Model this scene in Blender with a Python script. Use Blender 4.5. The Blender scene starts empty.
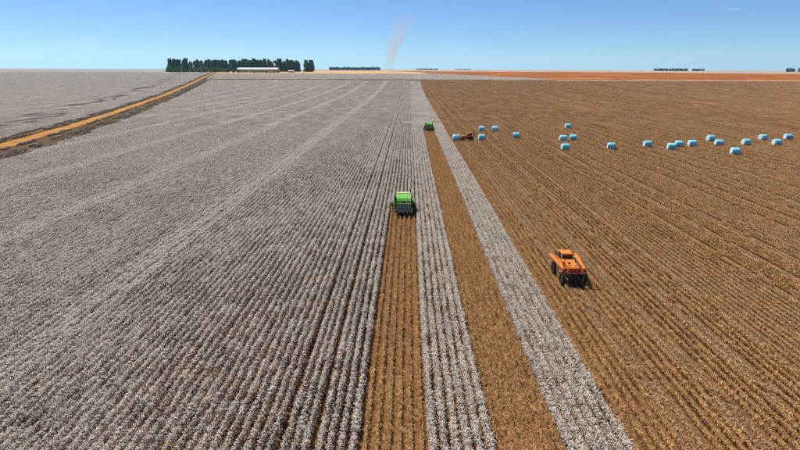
import bpy, bmesh, math, random
import numpy as np
from mathutils import Vector, Matrix

random.seed(7)
S = bpy.context.scene
COL = S.collection
R = math.radians

# ------------------------------------------------------------------ camera
CAM_H = 24.8
cam_d = bpy.data.cameras.new('camera')
cam_d.sensor_width = 36.0
cam_d.lens = 24.0
cam_d.clip_start = 0.5
cam_d.clip_end = 60000
cam = bpy.data.objects.new('camera', cam_d)
COL.objects.link(cam)
PITCH, YAW, ROLL = math.atan(155.7 / 533.0), R(0.93), R(-0.17)
cam.matrix_world = (Matrix.Translation((0, 0, CAM_H)) @ Matrix.Rotation(YAW, 4, 'Z')
                    @ Matrix.Rotation(math.pi / 2 - PITCH, 4, 'X') @ Matrix.Rotation(-ROLL, 4, 'Z'))
S.camera = cam

# ------------------------------------------------------------------ sky and sun
SUN_DIR = Vector((-0.45, 0.42, 1.0)).normalized()          # towards the sun: ahead and to the left
SUN_EL = math.asin(SUN_DIR.z)
SUN_AZ = math.atan2(SUN_DIR.x, SUN_DIR.y)
w = bpy.data.worlds.new('World')
S.world = w
w.use_nodes = True
nt = w.node_tree
bg = nt.nodes['Background']
sky = nt.nodes.new('ShaderNodeTexSky')
sky.sky_type = 'NISHITA'
sky.sun_disc = False
sky.sun_elevation = SUN_EL
sky.sun_rotation = SUN_AZ
sky.altitude = 6000
sky.air_density = 1.6
sky.dust_density = 0.0
sky.ozone_density = 10.0
nt.links.new(sky.outputs[0], bg.inputs[0])
bg.inputs[1].default_value = 0.069
sd = bpy.data.lights.new('sun', 'SUN')
sd.energy = 4.4
sd.angle = R(0.53)
sd.color = (1.0, 0.935, 0.83)
so = bpy.data.objects.new('sun', sd)
COL.objects.link(so)
so.rotation_euler = SUN_DIR.to_track_quat('Z', 'Y').to_euler()
so.location = (-200, 200, 400)
S.view_settings.view_transform = 'Standard'
S.view_settings.look = 'None'
S.view_settings.exposure = 0.75
S.view_settings.gamma = 1.0
S.view_settings.use_curve_mapping = False
S.cycles.use_denoising = True
S.cycles.denoiser = 'OPENIMAGEDENOISE'
S.cycles.denoising_input_passes = 'RGB_ALBEDO_NORMAL'
S.cycles.denoising_prefilter = 'NONE'
S.cycles.max_bounces = 6
S.cycles.diffuse_bounces = 3
S.cycles.volume_bounces = 1
S.cycles.transparent_max_bounces = 8


# ------------------------------------------------------------------ helpers
def tag(o, label=None, cat=None, group=None, kind=None):
    if label: o['label'] = label
    if cat: o['category'] = cat
    if group: o['group'] = group
    if kind: o['kind'] = kind
    return o


def zt(y):
    t = np.clip((np.asarray(y, float) - 430.0) / 870.0, 0, 1)
    return 19.0 * t * t * (3 - 2 * t)


def slope(y):
    return (zt(y + 2.0) - zt(y - 2.0)) / 4.0


def mat(name, col, rough=0.9, col2=None, scale=1.0, spec=0.2, metal=0.0, bump=0.0, coords='Object',
        detail=4.0, vary=0.0, lo=0.35, hi=0.65, bscale=None):
    m = bpy.data.materials.new(name)
    m.use_nodes = True
    n, l = m.node_tree.nodes, m.node_tree.links
    p = n['Principled BSDF']
    p.inputs['Roughness'].default_value = rough
    p.inputs['Metallic'].default_value = metal
    p.inputs['Specular IOR Level'].default_value = spec
    p.inputs['Base Color'].default_value = (*col, 1)
    out = None
    if col2 or bump:
        tc = n.new('ShaderNodeTexCoord')
        nz = n.new('ShaderNodeTexNoise')
        nz.inputs['Scale'].default_value = scale
        nz.inputs['Detail'].default_value = detail
        l.new(tc.outputs[coords], nz.inputs['Vector'])
    if col2:
        cr = n.new('ShaderNodeValToRGB')
        cr.color_ramp.elements[0].position = lo
        cr.color_ramp.elements[1].position = hi
        cr.color_ramp.elements[0].color = (*col, 1)
        cr.color_ramp.elements[1].color = (*col2, 1)
        l.new(nz.outputs['Fac'], cr.inputs[0])
        out = cr.outputs[0]
        l.new(out, p.inputs['Base Color'])
    if vary:
        oi = n.new('ShaderNodeObjectInfo')
        mr = n.new('ShaderNodeMapRange')
        mr.inputs['To Min'].default_value = 1 - vary
        mr.inputs['To Max'].default_value = 1 + vary
        l.new(oi.outputs['Random'], mr.inputs['Value'])
        mx = n.new('ShaderNodeVectorMath')
        mx.operation = 'SCALE'
        if out: l.new(out, mx.inputs[0])
        else: mx.inputs[0].default_value = col
        l.new(mr.outputs[0], mx.inputs['Scale'])
        l.new(mx.outputs[0], p.inputs['Base Color'])
    if bump:
        b = n.new('ShaderNodeBump')
        b.inputs['Strength'].default_value = bump
        if bscale:
            nb = n.new('ShaderNodeTexNoise')
            nb.inputs['Scale'].default_value = bscale
            nb.inputs['Detail'].default_value = 6
            l.new(tc.outputs[coords], nb.inputs['Vector'])
            l.new(nb.outputs['Fac'], b.inputs['Height'])
        else:
            l.new(nz.outputs['Fac'], b.inputs['Height'])
        l.new(b.outputs[0], p.inputs['Normal'])
    return m


class MB:
    """collects shapes into one mesh"""
    def __init__(s):
        s.bm = bmesh.new()

    def box(s, c, d, bev=0.0, rot=None, taper=None):
        b = bmesh.new()
        bmesh.ops.create_cube(b, size=1.0)
        for v in b.verts:
            tx = ty = 1.0
            if taper and v.co.z > 0: tx, ty = taper
            v.co = Vector((v.co.x * d[0] * tx, v.co.y * d[1] * ty, v.co.z * d[2]))
        if bev:
            bmesh.ops.bevel(b, geom=b.edges[:], offset=bev, segments=2, affect='EDGES', profile=0.6)
        M = Matrix.Translation(c)
        if rot: M = M @ rot
        s._merge(b, M)
        return s

    def cyl(s, p0, p1, r0, r1=None, n=12, bev=0.0):
        r1 = r0 if r1 is None else r1
        p0, p1 = Vector(p0), Vector(p1)
        d = p1 - p0
        b = bmesh.new()
        bmesh.ops.create_cone(b, cap_ends=True, segments=n, radius1=r0, radius2=r1, depth=d.length)
        if bev:
            es = [e for e in b.edges if any(len(f.verts) > 4 for f in e.link_faces)]
            bmesh.ops.bevel(b, geom=es, offset=bev, segments=2, affect='EDGES')
        M = Matrix.Translation((p0 + p1) / 2) @ d.to_track_quat('Z', 'Y').to_matrix().to_4x4()
        s._merge(b, M)
        return s

    def prism(s, prof, x0, x1, bev=0.0):
        """profile of (y, z) points extruded along x"""
        b = bmesh.new()
        a = [b.verts.new((x0, y, z)) for y, z in prof]
        c = [b.verts.new((x1, y, z)) for y, z in prof]
        n = len(prof)
        b.faces.new(a)
        b.faces.new(c[::-1])
        for i in range(n):
            b.faces.new((a[i], c[i], c[(i + 1) % n], a[(i + 1) % n]))
        bmesh.ops.recalc_face_normals(b, faces=b.faces[:])
        if bev:
            bmesh.ops.bevel(b, geom=b.edges[:], offset=bev, segments=1, affect='EDGES')
        s._merge(b, Matrix())
        return s

    def _merge(s, b, M):
        b.transform(M)
        me = bpy.data.meshes.new('tmp')
        b.to_mesh(me)
        b.free()
        s.bm.from_mesh(me)
        bpy.data.meshes.remove(me)

    def build(s, name, m, parent=None, smooth=False):
        me = bpy.data.meshes.new(name)
        bmesh.ops.recalc_face_normals(s.bm, faces=s.bm.faces[:])
        s.bm.to_mesh(me)
        s.bm.free()
        me.materials.append(m)
        if smooth:
            me.polygons.foreach_set('use_smooth', [True] * len(me.polygons))
        o = bpy.data.objects.new(name, me)
        COL.objects.link(o)
        o.parent = parent
        return o


def raw(name, V, F, mats, fm=None, link=True, parent=None):
    me = bpy.data.meshes.new(name)
    me.from_pydata(V, [], F)
    for m in (mats if isinstance(mats, (list, tuple)) else [mats]):
        me.materials.append(m)
    if fm is not None:
        me.polygons.foreach_set('material_index', fm)
    o = bpy.data.objects.new(name, me)
    if link:
        COL.objects.link(o)
        o.parent = parent
    return o


def empty(name, loc, rz=0):
    o = bpy.data.objects.new(name, None)
    o.empty_display_size = 0.5
    COL.objects.link(o)
    o.location = loc
    o.rotation_euler = (0, 0, rz)
    return o


def copy_tree(o, parent=None):
    kids = [c for c in bpy.data.objects if c.parent == o]
    c = o.copy()
    COL.objects.link(c)
    c.parent = parent
    for k in kids: copy_tree(k, c)
    return c


def vnoise(x, y, sc, seed=0):
    """smooth value noise, 0..1"""
    x = np.asarray(x, float) / sc
    y = np.asarray(y, float) / sc
    xi, yi = np.floor(x).astype(int), np.floor(y).astype(int)
    fx, fy = x - xi, y - yi
    fx, fy = fx * fx * (3 - 2 * fx), fy * fy * (3 - 2 * fy)

    def h(a, b):
        v = np.sin(a * 127.1 + b * 311.7 + seed * 74.7) * 43758.5453
        return v - np.floor(v)
    return ((h(xi, yi) * (1 - fx) + h(xi + 1, yi) * fx) * (1 - fy)
            + (h(xi, yi + 1) * (1 - fx) + h(xi + 1, yi + 1) * fx) * fy)


# ------------------------------------------------------------------ materials
M = {}
M['soil'] = mat('soil', (0.085, 0.042, 0.018), 0.95, (0.23, 0.115, 0.046), 2.2, 0.05, coords='Object', detail=10, lo=0.32, hi=0.68, bump=0.9, bscale=7.0)
M['road'] = mat('road_earth', (0.20, 0.088, 0.018), 0.95, (0.38, 0.18, 0.042), 0.16, 0.05, detail=10, bump=0.4, bscale=2.0)
M['rut'] = mat('wheel_track_earth', (0.44, 0.25, 0.09), 0.95, (0.33, 0.165, 0.045), 0.3, 0.05, detail=8)
M['verge'] = mat('verge_litter', (0.045, 0.03, 0.016), 0.95, (0.115, 0.07, 0.032), 0.25, 0.05, detail=8, bump=0.6, bscale=3.0)
M['red_earth'] = mat('red_earth', (0.19, 0.06, 0.012), 0.95, (0.31, 0.105, 0.022), 0.02, 0.05, detail=6)
M['sand'] = mat('pale_earth', (0.38, 0.23, 0.10), 0.95, (0.46, 0.30, 0.15), 0.008, 0.05, detail=6)
M['pale_track'] = mat('pale_track', (0.46, 0.38, 0.29), 0.95, (0.38, 0.29, 0.20), 0.05, 0.05, detail=5)
M['dark_track'] = mat('dark_track', (0.10, 0.085, 0.065), 0.95, (0.22, 0.18, 0.14), 0.04, 0.05, detail=5)
M['far_land'] = mat('far_land', (0.28, 0.22, 0.17), 0.95, (0.36, 0.28, 0.21), 0.0015, 0.05, detail=6)
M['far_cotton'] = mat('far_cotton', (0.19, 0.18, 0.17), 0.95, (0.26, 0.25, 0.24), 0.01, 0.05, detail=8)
M['boll'] = mat('cotton_lint', (0.85, 0.805, 0.745), 0.95, spec=0.0, vary=0.10)


def translucent(m, col, fac):
    n, l = m.node_tree.nodes, m.node_tree.links
    tr = n.new('ShaderNodeBsdfTranslucent')
    tr.inputs[0].default_value = (*col, 1)
    mx = n.new('ShaderNodeMixShader')
    mx.inputs[0].default_value = fac
    l.new(n['Principled BSDF'].outputs[0], mx.inputs[1])
    l.new(tr.outputs[0], mx.inputs[2])
    l.new(mx.outputs[0], n['Material Output'].inputs['Surface'])


translucent(M['boll'], (0.86, 0.81, 0.75), 0.42)
M['bur'] = mat('opened_bur', (0.33, 0.24, 0.165), 0.9, spec=0.05, vary=0.2)
M['leaf_dry'] = mat('dry_leaf', (0.15, 0.10, 0.065), 0.9, spec=0.05, vary=0.25)
M['stem'] = mat('cotton_stem', (0.13, 0.085, 0.055), 0.9, spec=0.05, vary=0.2)
M['stalk'] = mat('picked_stalk', (0.53, 0.312, 0.125), 0.9, spec=0.05, vary=0.15)
M['stalk_dark'] = mat('picked_stalk_dark', (0.16, 0.086, 0.034), 0.9, spec=0.05, vary=0.2)
M['straw'] = mat('leaf_litter', (0.42, 0.26, 0.125), 0.9, spec=0.05, vary=0.15)

# ------------------------------------------------------------------ ground
ys = [-400, -100, 100, 300, 425] + list(range(430, 1301, 15)) + [1310, 1500, 2000, 3000, 5000, 9000, 16000, 26000]
xs = [-26000, -8000, -2500, -800, -200, 0, 200, 800, 2500, 8000, 26000]
V = [(x, y, float(zt(y))) for y in ys for x in xs]
nx = len(xs)
F = [(j * nx + i, j * nx + i + 1, (j + 1) * nx + i + 1, (j + 1) * nx + i) for j in range(len(ys) - 1) for i in range(nx - 1)]
fm = [0 if ys[j] < 1060 else 1 for j in range(len(ys) - 1) for i in range(nx - 1)]
g = raw('ground', V, F, [M['soil'], M['far_land']], fm)
tag(g, 'red brown farm soil reaching to the flat horizon', 'ground', kind='structure')


def sheet(name, poly, off, m, label, cat, step=15.0):
    """a field or track laid over the terrain; poly is a convex or y-monotone outline"""
    y0, y1 = min(p[1] for p in poly), max(p[1] for p in poly)
    yy = sorted(set(list(np.arange(y0, min(y1, 1500), step)) + [p[1] for p in poly] + [y1]))

    def span(y):
        xsn = []
        for i in range(len(poly)):
            a, b = poly[i], poly[(i + 1) % len(poly)]
            if a[1] == b[1]:
                if a[1] == y: xsn += [a[0], b[0]]
                continue
            if min(a[1], b[1]) <= y <= max(a[1], b[1]):
                xsn.append(a[0] + (b[0] - a[0]) * (y - a[1]) / (b[1] - a[1]))
        return min(xsn), max(xsn)
    V, F = [], []
    for k, y in enumerate(yy):
        a, b = span(y)
        z = float(zt(y)) + off
        V += [(a, y, z), (b, y, z)]
        if k: F.append((2 * k - 2, 2 * k - 1, 2 * k + 1, 2 * k))
    o = raw(name, V, F, m)
    return tag(o, label, cat, kind='structure')


ROAD = [(-105, 40), (-120, 110), (-133, 171), (-149, 235), (-167.5, 301), (-207.7, 432), (-258, 606), (-304, 778), (-345, 930), (-383, 1082), (-410, 1180)]
RY = np.array([p[1] for p in ROAD], float)
RX = np.array([p[0] for p in ROAD], float)


def xr(y):
    return np.interp(y, RY, RX)


def ribbon(name, a, b, off, m, label, y0=40, y1=1180, wob=0.0, cat='road', seed=3):
    V, F = [], []
    yy = np.arange(y0, y1 + 1, 6.0)
    for k, y in enumerate(yy):
        wa = (float(vnoise(y, 3.3, 14, seed)) - 0.5) * wob
        wb = (float(vnoise(y, 9.3, 11, seed + 1)) - 0.5) * wob
        z = float(zt(y)) + off
        x = float(xr(y))
        V += [(x + a + wa, y, z), (x + b + wb, y, z)]
        if k: F.append((2 * k - 2, 2 * k - 1, 2 * k + 1, 2 * k))
    return tag(raw(name, V, F, m), label, cat, kind='structure')


ribbon('road_verge', -6.0, 18.5, 0.05, M['verge'], 'dark brown litter strewn verge beside the orange dirt road', wob=2.0, cat='verge')
ribbon('dirt_road', -3.6, 2.8, 0.10, M['road'], 'orange dirt road cutting diagonally between the white fields', wob=1.0)
for a_ in (-1.5, 0.3):
    rt = ribbon('wheel_track', a_ - 0.35, a_ + 0.35, 0.125, M['rut'], 'pale compacted wheel track along the orange dirt road', wob=0.5, seed=21 + int(a_))
    rt.parent = bpy.data.objects['dirt_road']
    del rt['category'], rt['label'], rt['kind']
sheet('field_track', [(-300, 803), (16, 803), (16, 846), (-312, 846)], 0.06, M['dark_track'], 'dark track across the far end of the cotton rows', 'track')
sheet('dry_field', [(-380, 1062), (46, 1062), (-75, 1700), (-560, 1700)], 0.10, M['sand'], 'tan bare field behind the far pale cotton band', 'field')
sheet('red_field', [(232, 863), (1200, 863), (1200, 1040), (640, 1200), (300, 1500), (-70, 1690), (40, 1090), (124, 990)], 0.16, M['red_earth'], 'orange ploughed field along the right horizon', 'field')
sheet('pale_track', [(110, 846), (1200, 846), (1200, 862), (232, 862)], 0.14, M['pale_track'], 'thin pale earth track in front of the orange field', 'track')
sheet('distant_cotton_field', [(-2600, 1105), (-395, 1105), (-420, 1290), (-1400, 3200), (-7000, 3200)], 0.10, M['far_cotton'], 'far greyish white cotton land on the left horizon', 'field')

# ------------------------------------------------------------------ crop pieces (prototypes, scattered below)
ROW = 0.77
SEG = 1.54
TL = SEG * 6
PROTO = bpy.data.collections.new('crop_pieces')


def tri_cloud(rs, C, size, elong=1.0, up=0.0):
    """random triangles about centres C, returns V (3n) """
    n = len(C)
    a = rs.normal(size=(n, 3)); a[:, 2] += up * np.sign(a[:, 2]) * 1.0
    a /= np.linalg.norm(a, axis=1)[:, None]
    b = rs.normal(size=(n, 3))
    b -= (b * a).sum(1)[:, None] * a
    b /= np.linalg.norm(b, axis=1)[:, None]
    s = (size * rs.uniform(0.6, 1.3, n))[:, None]
    return np.stack([C + a * s * elong, C - a * s * elong * 0.6 + b * s, C - a * s * elong * 0.6 - b * s], 1).reshape(-1, 3)


OCT_V = np.array([(1, 0, 0), (-1, 0, 0), (0, 1, 0), (0, -1, 0), (0, 0, 1), (0, 0, -1)], float)
OCT_F = np.array([(0, 2, 4), (2, 1, 4), (1, 3, 4), (3, 0, 4), (2, 0, 5), (1, 2, 5), (3, 1, 5), (0, 3, 5)])


def blobs(rs, C, r):
    n = len(C)
    sc = r * rs.uniform(0.65, 1.3, (n, 1, 1)) * rs.uniform(0.75, 1.25, (n, 1, 3))
    Vv = OCT_V[None] * sc
    th = rs.uniform(0, 6.28, n)
    c, s = np.cos(th)[:, None], np.sin(th)[:, None]
    Vv = np.stack([Vv[..., 0] * c - Vv[..., 1] * s, Vv[..., 0] * s + Vv[..., 1] * c, Vv[..., 2]], -1)
    Vv = (Vv + C[:, None]).reshape(-1, 3)
    Ff = (OCT_F[None] + (np.arange(n) * 6)[:, None, None]).reshape(-1, 3)
    return Vv, Ff


def cotton_segment(seed, nb=300, nl=65, hgt=0.95, wid=0.158):
    """one row, SEG metres long; returns V, F, material index (0 lint, 1 dry leaf, 2 stem)"""
    rs = np.random.RandomState(seed)
    pl = np.arange(7) * SEG / 7 + SEG / 14 + rs.uniform(-0.05, 0.05, 7) - SEG / 2
    ph = hgt * rs.uniform(0.86, 1.08, 7)
    px = rs.normal(0, 0.02, 7)
    pw = wid * rs.uniform(0.82, 1.18, 7)

    def pos(n, lo, hi, bias):
        k = rs.randint(0, 7, n)
        t = lo + (hi - lo) * rs.uniform(0, 1, n) ** bias
        prof = np.sqrt(np.clip(1.0 - ((t - 0.5) / 0.62) ** 2, 0.05, 1))
        x = px[k] + rs.normal(0, 1, n) * pw[k] * prof * 0.8
        y = pl[k] + rs.normal(0, 0.085, n)
        return np.stack([np.clip(x, -0.33, 0.33), y, t * ph[k]], 1)
    Vs, Fs, Ms = [], [], []
    off = 0
    bv, bf = blobs(rs, pos(nb, 0.25, 1.0, 0.65), 0.043)
    Vs.append(bv); Fs.append(bf); Ms += list(np.repeat(np.where(rs.uniform(size=nb) < 0.20, 3, 0), 8)); off += len(bv)
    lv = tri_cloud(rs, pos(nl, 0.12, 0.95, 0.9), 0.085)
    Vs.append(lv); Fs.append(np.arange(len(lv)).reshape(-1, 3) + off); Ms += [1] * (len(lv) // 3); off += len(lv)
    ng = 46
    G = np.stack([rs.uniform(-0.385, 0.385, ng), rs.uniform(-SEG / 2, SEG / 2, ng), np.full(ng, 0.03)], 1)
    gv = tri_cloud(rs, G, 0.085)
    gv[:, 2] = np.abs(gv[:, 2]) * 0.4 + 0.012
    Vs.append(gv); Fs.append(np.arange(len(gv)).reshape(-1, 3) + off); Ms += list(np.where(rs.uniform(size=ng) < 0.8, 1, 3)); off += len(gv)
    # main stems and branches
    sv = []
    for k in range(7):
        base = np.array([px[k], pl[k], 0.0])
        top = base + np.array([rs.normal(0, 0.04), rs.normal(0, 0.04), ph[k]])
        for d in (np.array([0.012, 0, 0]), np.array([0, 0.012, 0])):
            sv += [base - d, base + d, top]
        for j in range(4):
            q = base + (top - base) * rs.uniform(0.25, 0.8)
            a = rs.uniform(0, 6.28)
            e = q + np.array([math.cos(a) * 0.26, math.sin(a) * 0.22, 0.14])
            sv += [q + (0, 0, 0.012), q - (0, 0, 0.012), e]
    sv = np.array(sv)
    Vs.append(sv); Fs.append(np.arange(len(sv)).reshape(-1, 3) + off); Ms += [2] * (len(sv) // 3)
    return np.concatenate(Vs), np.concatenate(Fs), np.array(Ms)


def stalk_segment(seed, ns=24, hgt=0.5, nlint=14, nlit=85):
    """picked row: bare stalks with side twigs, lint scraps and leaf litter (0 lint, 1 stalk, 2 dark stalk, 3 litter)"""
    rs = np.random.RandomState(seed)
    sv, sm = [], []
    for k in range(ns):
        base = np.array([rs.normal(0, 0.055), (k + 0.5) / ns * SEG - SEG / 2 + rs.uniform(-0.05, 0.05), 0.0])
        top = base + np.array([rs.normal(0, 0.08), rs.normal(0, 0.08), hgt * rs.uniform(0.8, 1.12)])
        for d in (np.array([0.016, 0, 0]), np.array([0, 0.016, 0])):
            sv += [base - d, base + d, top]; sm.append(1 if rs.uniform() < 0.75 else 2)
        for j in range(11):
            q = base + (top - base) * rs.uniform(0.2, 0.95)
            a = rs.uniform(0, 6.28)
            ln = rs.uniform(0.10, 0.23)
            e = q + np.array([math.cos(a) * ln * 0.8, math.sin(a) * ln, rs.uniform(0.02, 0.2)])
            pz = np.array([-math.sin(a), math.cos(a), 0.6]) * 0.02
            sv += [q + pz, q - pz, e]; sm.append(1 if rs.uniform() < 0.8 else 2)
    sv = np.array(sv)
    Vs = [sv]; Fs = [np.arange(len(sv)).reshape(-1, 3)]; Ms = list(sm); off = len(sv)
    C = np.stack([rs.normal(0, 0.10, nlint), rs.uniform(-SEG / 2, SEG / 2, nlint), rs.uniform(0.1, hgt, nlint)], 1)
    bv, bf = blobs(rs, C, 0.027)
    Vs.append(bv); Fs.append(bf + off); Ms += [0] * len(bf); off += len(bv)
    C = np.stack([rs.uniform(-0.385, 0.385, nlit), rs.uniform(-SEG / 2, SEG / 2, nlit), rs.uniform(0.02, 0.05, nlit)], 1)
    lv = tri_cloud(rs, C, 0.055)
    lv[:, 2] = np.abs(lv[:, 2]) * 0.5 + 0.012
    mi = rs.choice([3, 1, 2], nlit, p=[0.20, 0.10, 0.70])
    Vs.append(lv); Fs.append(np.arange(len(lv)).reshape(-1, 3) + off); Ms += list(mi)
    return np.concatenate(Vs), np.concatenate(Fs), np.array(Ms)


def piece(name, segs, mats):
    """segs: list of (dx, dy, flip, (V, F, M))"""
    Vs, Fs, Ms = [], [], []
    off = 0
    for dx, dy, fl, (V, F, m) in segs:
        v = V.copy()
        if fl: v[:, :2] *= -1
        v[:, 0] += dx
        v[:, 1] += dy
        Vs.append(v); Fs.append(F + off); Ms.append(m); off += len(v)
    V, F, m = np.concatenate(Vs), np.concatenate(Fs), np.concatenate(Ms)
    me = bpy.data.meshes.new(name)
    me.vertices.add(len(V)); me.vertices.foreach_set('co', V.ravel())
    me.loops.add(len(F) * 3); me.loops.foreach_set('vertex_index', F.ravel().astype(np.int32))
    me.polygons.add(len(F)); me.polygons.foreach_set('loop_start', np.arange(0, len(F) * 3, 3, dtype=np.int32))
    me.polygons.foreach_set('material_index', m.astype(np.int32))
    for x in mats: me.materials.append(x)
    me.update(calc_edges=True)
    o = bpy.data.objects.new(name, me)
    PROTO.objects.link(o)
    return o


CM = [M['boll'], M['leaf_dry'], M['stem'], M['bur']]
SM = [M['boll'], M['stalk'], M['stalk_dark'], M['straw']]
NV = 6          # single-row pieces per class
NT = 3          # six-row pieces per class
CLASSES = {}    # class -> (first index of singles, first index of tiles)
idx = 0
SPEC = {
    'cotton':  [lambda s: cotton_segment(s), CM],
    'bright':  [lambda s: cotton_segment(s, 400, 36, 0.98, 0.19), CM],
    'streak':  [lambda s: cotton_segment(s, 440, 34, 1.0, 0.215), CM],
    'brown':   [lambda s: cotton_segment(s, 225, 95, 0.92, 0.15), CM],
    'sparse':  [lambda s: cotton_segment(s, 45, 120, 0.6, 0.18), CM],
    'stalk':   [lambda s: stalk_segment(s), SM],
    'stalk_lane': [lambda s: stalk_segment(s), SM],
    'stalk_flat': [lambda s: stalk_segment(s, 6, 0.2, 45, 230), SM],
    'stalk_low': [lambda s: stalk_segment(s, 12, 0.36, 18, 150), SM],
}
pi = 0
for ci, (cl, (fn, mats)) in enumerate(SPEC.items()):
    segs = [fn(1000 * ci + k) for k in range(NV)]
    a = pi
    for k in range(NV):
        piece('crop_piece_%03d' % pi, [(0, 0, False, segs[k])], mats); pi += 1
    b = pi
    rnd = random.Random(ci)
    for k in range(NT):
        if cl == 'stalk': STALK_SEGS = segs
        flat = [stalk_segment(9000 + q, 6, 0.2, 45, 230) for q in range(3)] if cl == 'stalk_lane' else None
        lst = [((i - 2.5) * ROW, (j - 2.5) * SEG, rnd.random() < 0.5, flat[rnd.randrange(3)] if flat and i in (0, 5) else segs[rnd.randrange(NV)]) for i in range(6) for j in range(6)]
        piece('crop_piece_%03d' % pi, lst, mats); pi += 1
    CLASSES[cl] = (a, b)
CLN = list(SPEC)


def scatter_group():
    ng = bpy.data.node_groups.new('scatter_rows', 'GeometryNodeTree')
    ng.interface.new_socket('Geometry', in_out='INPUT', socket_type='NodeSocketGeometry')
    ng.interface.new_socket('Geometry', in_out='OUTPUT', socket_type='NodeSocketGeometry')
    n, l = ng.nodes, ng.links
    gi, go = n.new('NodeGroupInput'), n.new('NodeGroupOutput')
    iop = n.new('GeometryNodeInstanceOnPoints')
    ci = n.new('GeometryNodeCollectionInfo')
    ci.inputs['Collection'].default_value = PROTO
    ci.inputs['Separate Children'].default_value = True
    ci.inputs['Reset Children'].default_value = True
    iop.inputs['Pick Instance'].default_value = True

    def at(nm, ty, sock):
        a = n.new('GeometryNodeInputNamedAttribute')
        a.data_type = ty
        a.inputs['Name'].default_value = nm
        l.new(a.outputs['Attribute'], sock)
    at('piece', 'INT', iop.inputs['Instance Index'])
    at('turn', 'FLOAT_VECTOR', iop.inputs['Rotation'])
    at('size', 'FLOAT_VECTOR', iop.inputs['Scale'])
    l.new(gi.outputs[0], iop.inputs['Points'])
    l.new(ci.outputs[0], iop.inputs['Instance'])
    l.new(iop.outputs[0], go.inputs[0])
    return ng


SCATTER = scatter_group()


class Crop:
    """collects the points of one field and scatters row pieces on them"""
    def __init__(s, name, label, cat):
        s.name, s.label, s.cat = name, label, cat
        s.P, s.I = [], []

    def add(s, x, y, cls, tile):
        n = len(x)
        if not n: return
        a = np.array([CLASSES[c][1 if tile else 0] for c in CLN])[cls]
        s.P.append(np.stack([x, y, zt(y)], 1))
        s.I.append(a + np.random.randint(0, NT if tile else NV, n))

    def build(s):
        P, I = np.concatenate(s.P), np.concatenate(s.I)
        me = bpy.data.meshes.new(s.name)
        me.vertices.add(len(P)); me.vertices.foreach_set('co', P.ravel())
        n = len(P)
        flip = np.random.randint(0, 2, n)
        rot = np.zeros((n, 3)); rot[:, 2] = flip * math.pi
        rot[:, 0] = np.arctan(slope(P[:, 1])) * np.where(flip, -1, 1)
        sc = np.ones((n, 3))
        single = (I % (NV + NT)) < NV
        sc[:, 2] = np.where(single, np.random.uniform(0.9, 1.08, n), np.random.uniform(0.9, 1.08, n))
        rot[:, 2] += np.where(single, np.random.normal(0, 0.012, n), 0)
        sc[:, 0] = np.where(np.random.rand(n) < 0.5, -1, 1)
        for nm, ty, arr, key in (('piece', 'INT', I.astype(np.int32), 'value'), ('turn', 'FLOAT_VECTOR', rot, 'vector'), ('size', 'FLOAT_VECTOR', sc, 'vector')):
            at = me.attributes.new(nm, ty, 'POINT')
            at.data.foreach_set(key, arr.ravel())
        o = bpy.data.objects.new(s.name, me)
        COL.objects.link(o)
        md = o.modifiers.new('rows', 'NODES')
        md.node_group = SCATTER
        tag(o, s.label, s.cat, kind='stuff')
        return o


np.random.seed(11)
NEAR = 235.0


def visible(x, y):
    return (np.abs(x) < 0.80 * y + 22)


def rut(x):
    """rows beside the two wheel ruts of every sprayer tramline are pushed apart"""
    k = np.round((-7.05 - x) / 26.18)
    d = x - (-7.05 - 26.18 * k)
    out = np.zeros(len(x))
    for gp in (0.77, -1.54):
        e = d - gp
        out += np.where(np.abs(e) < 0.5, np.sign(e) * 0.085, 0)
    return np.where((x < -4) & (k >= 0), out, 0)


def wander(x, y):
    """every six-row planter pass drifts a little to either side"""
    lane = np.floor((x + 3.2) / 4.62)
    return (vnoise(y, lane * 37.0, 26, 15) - 0.5) * 0.16 + (vnoise(y, x * 0, 60, 16) - 0.5) * 0.3


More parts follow.
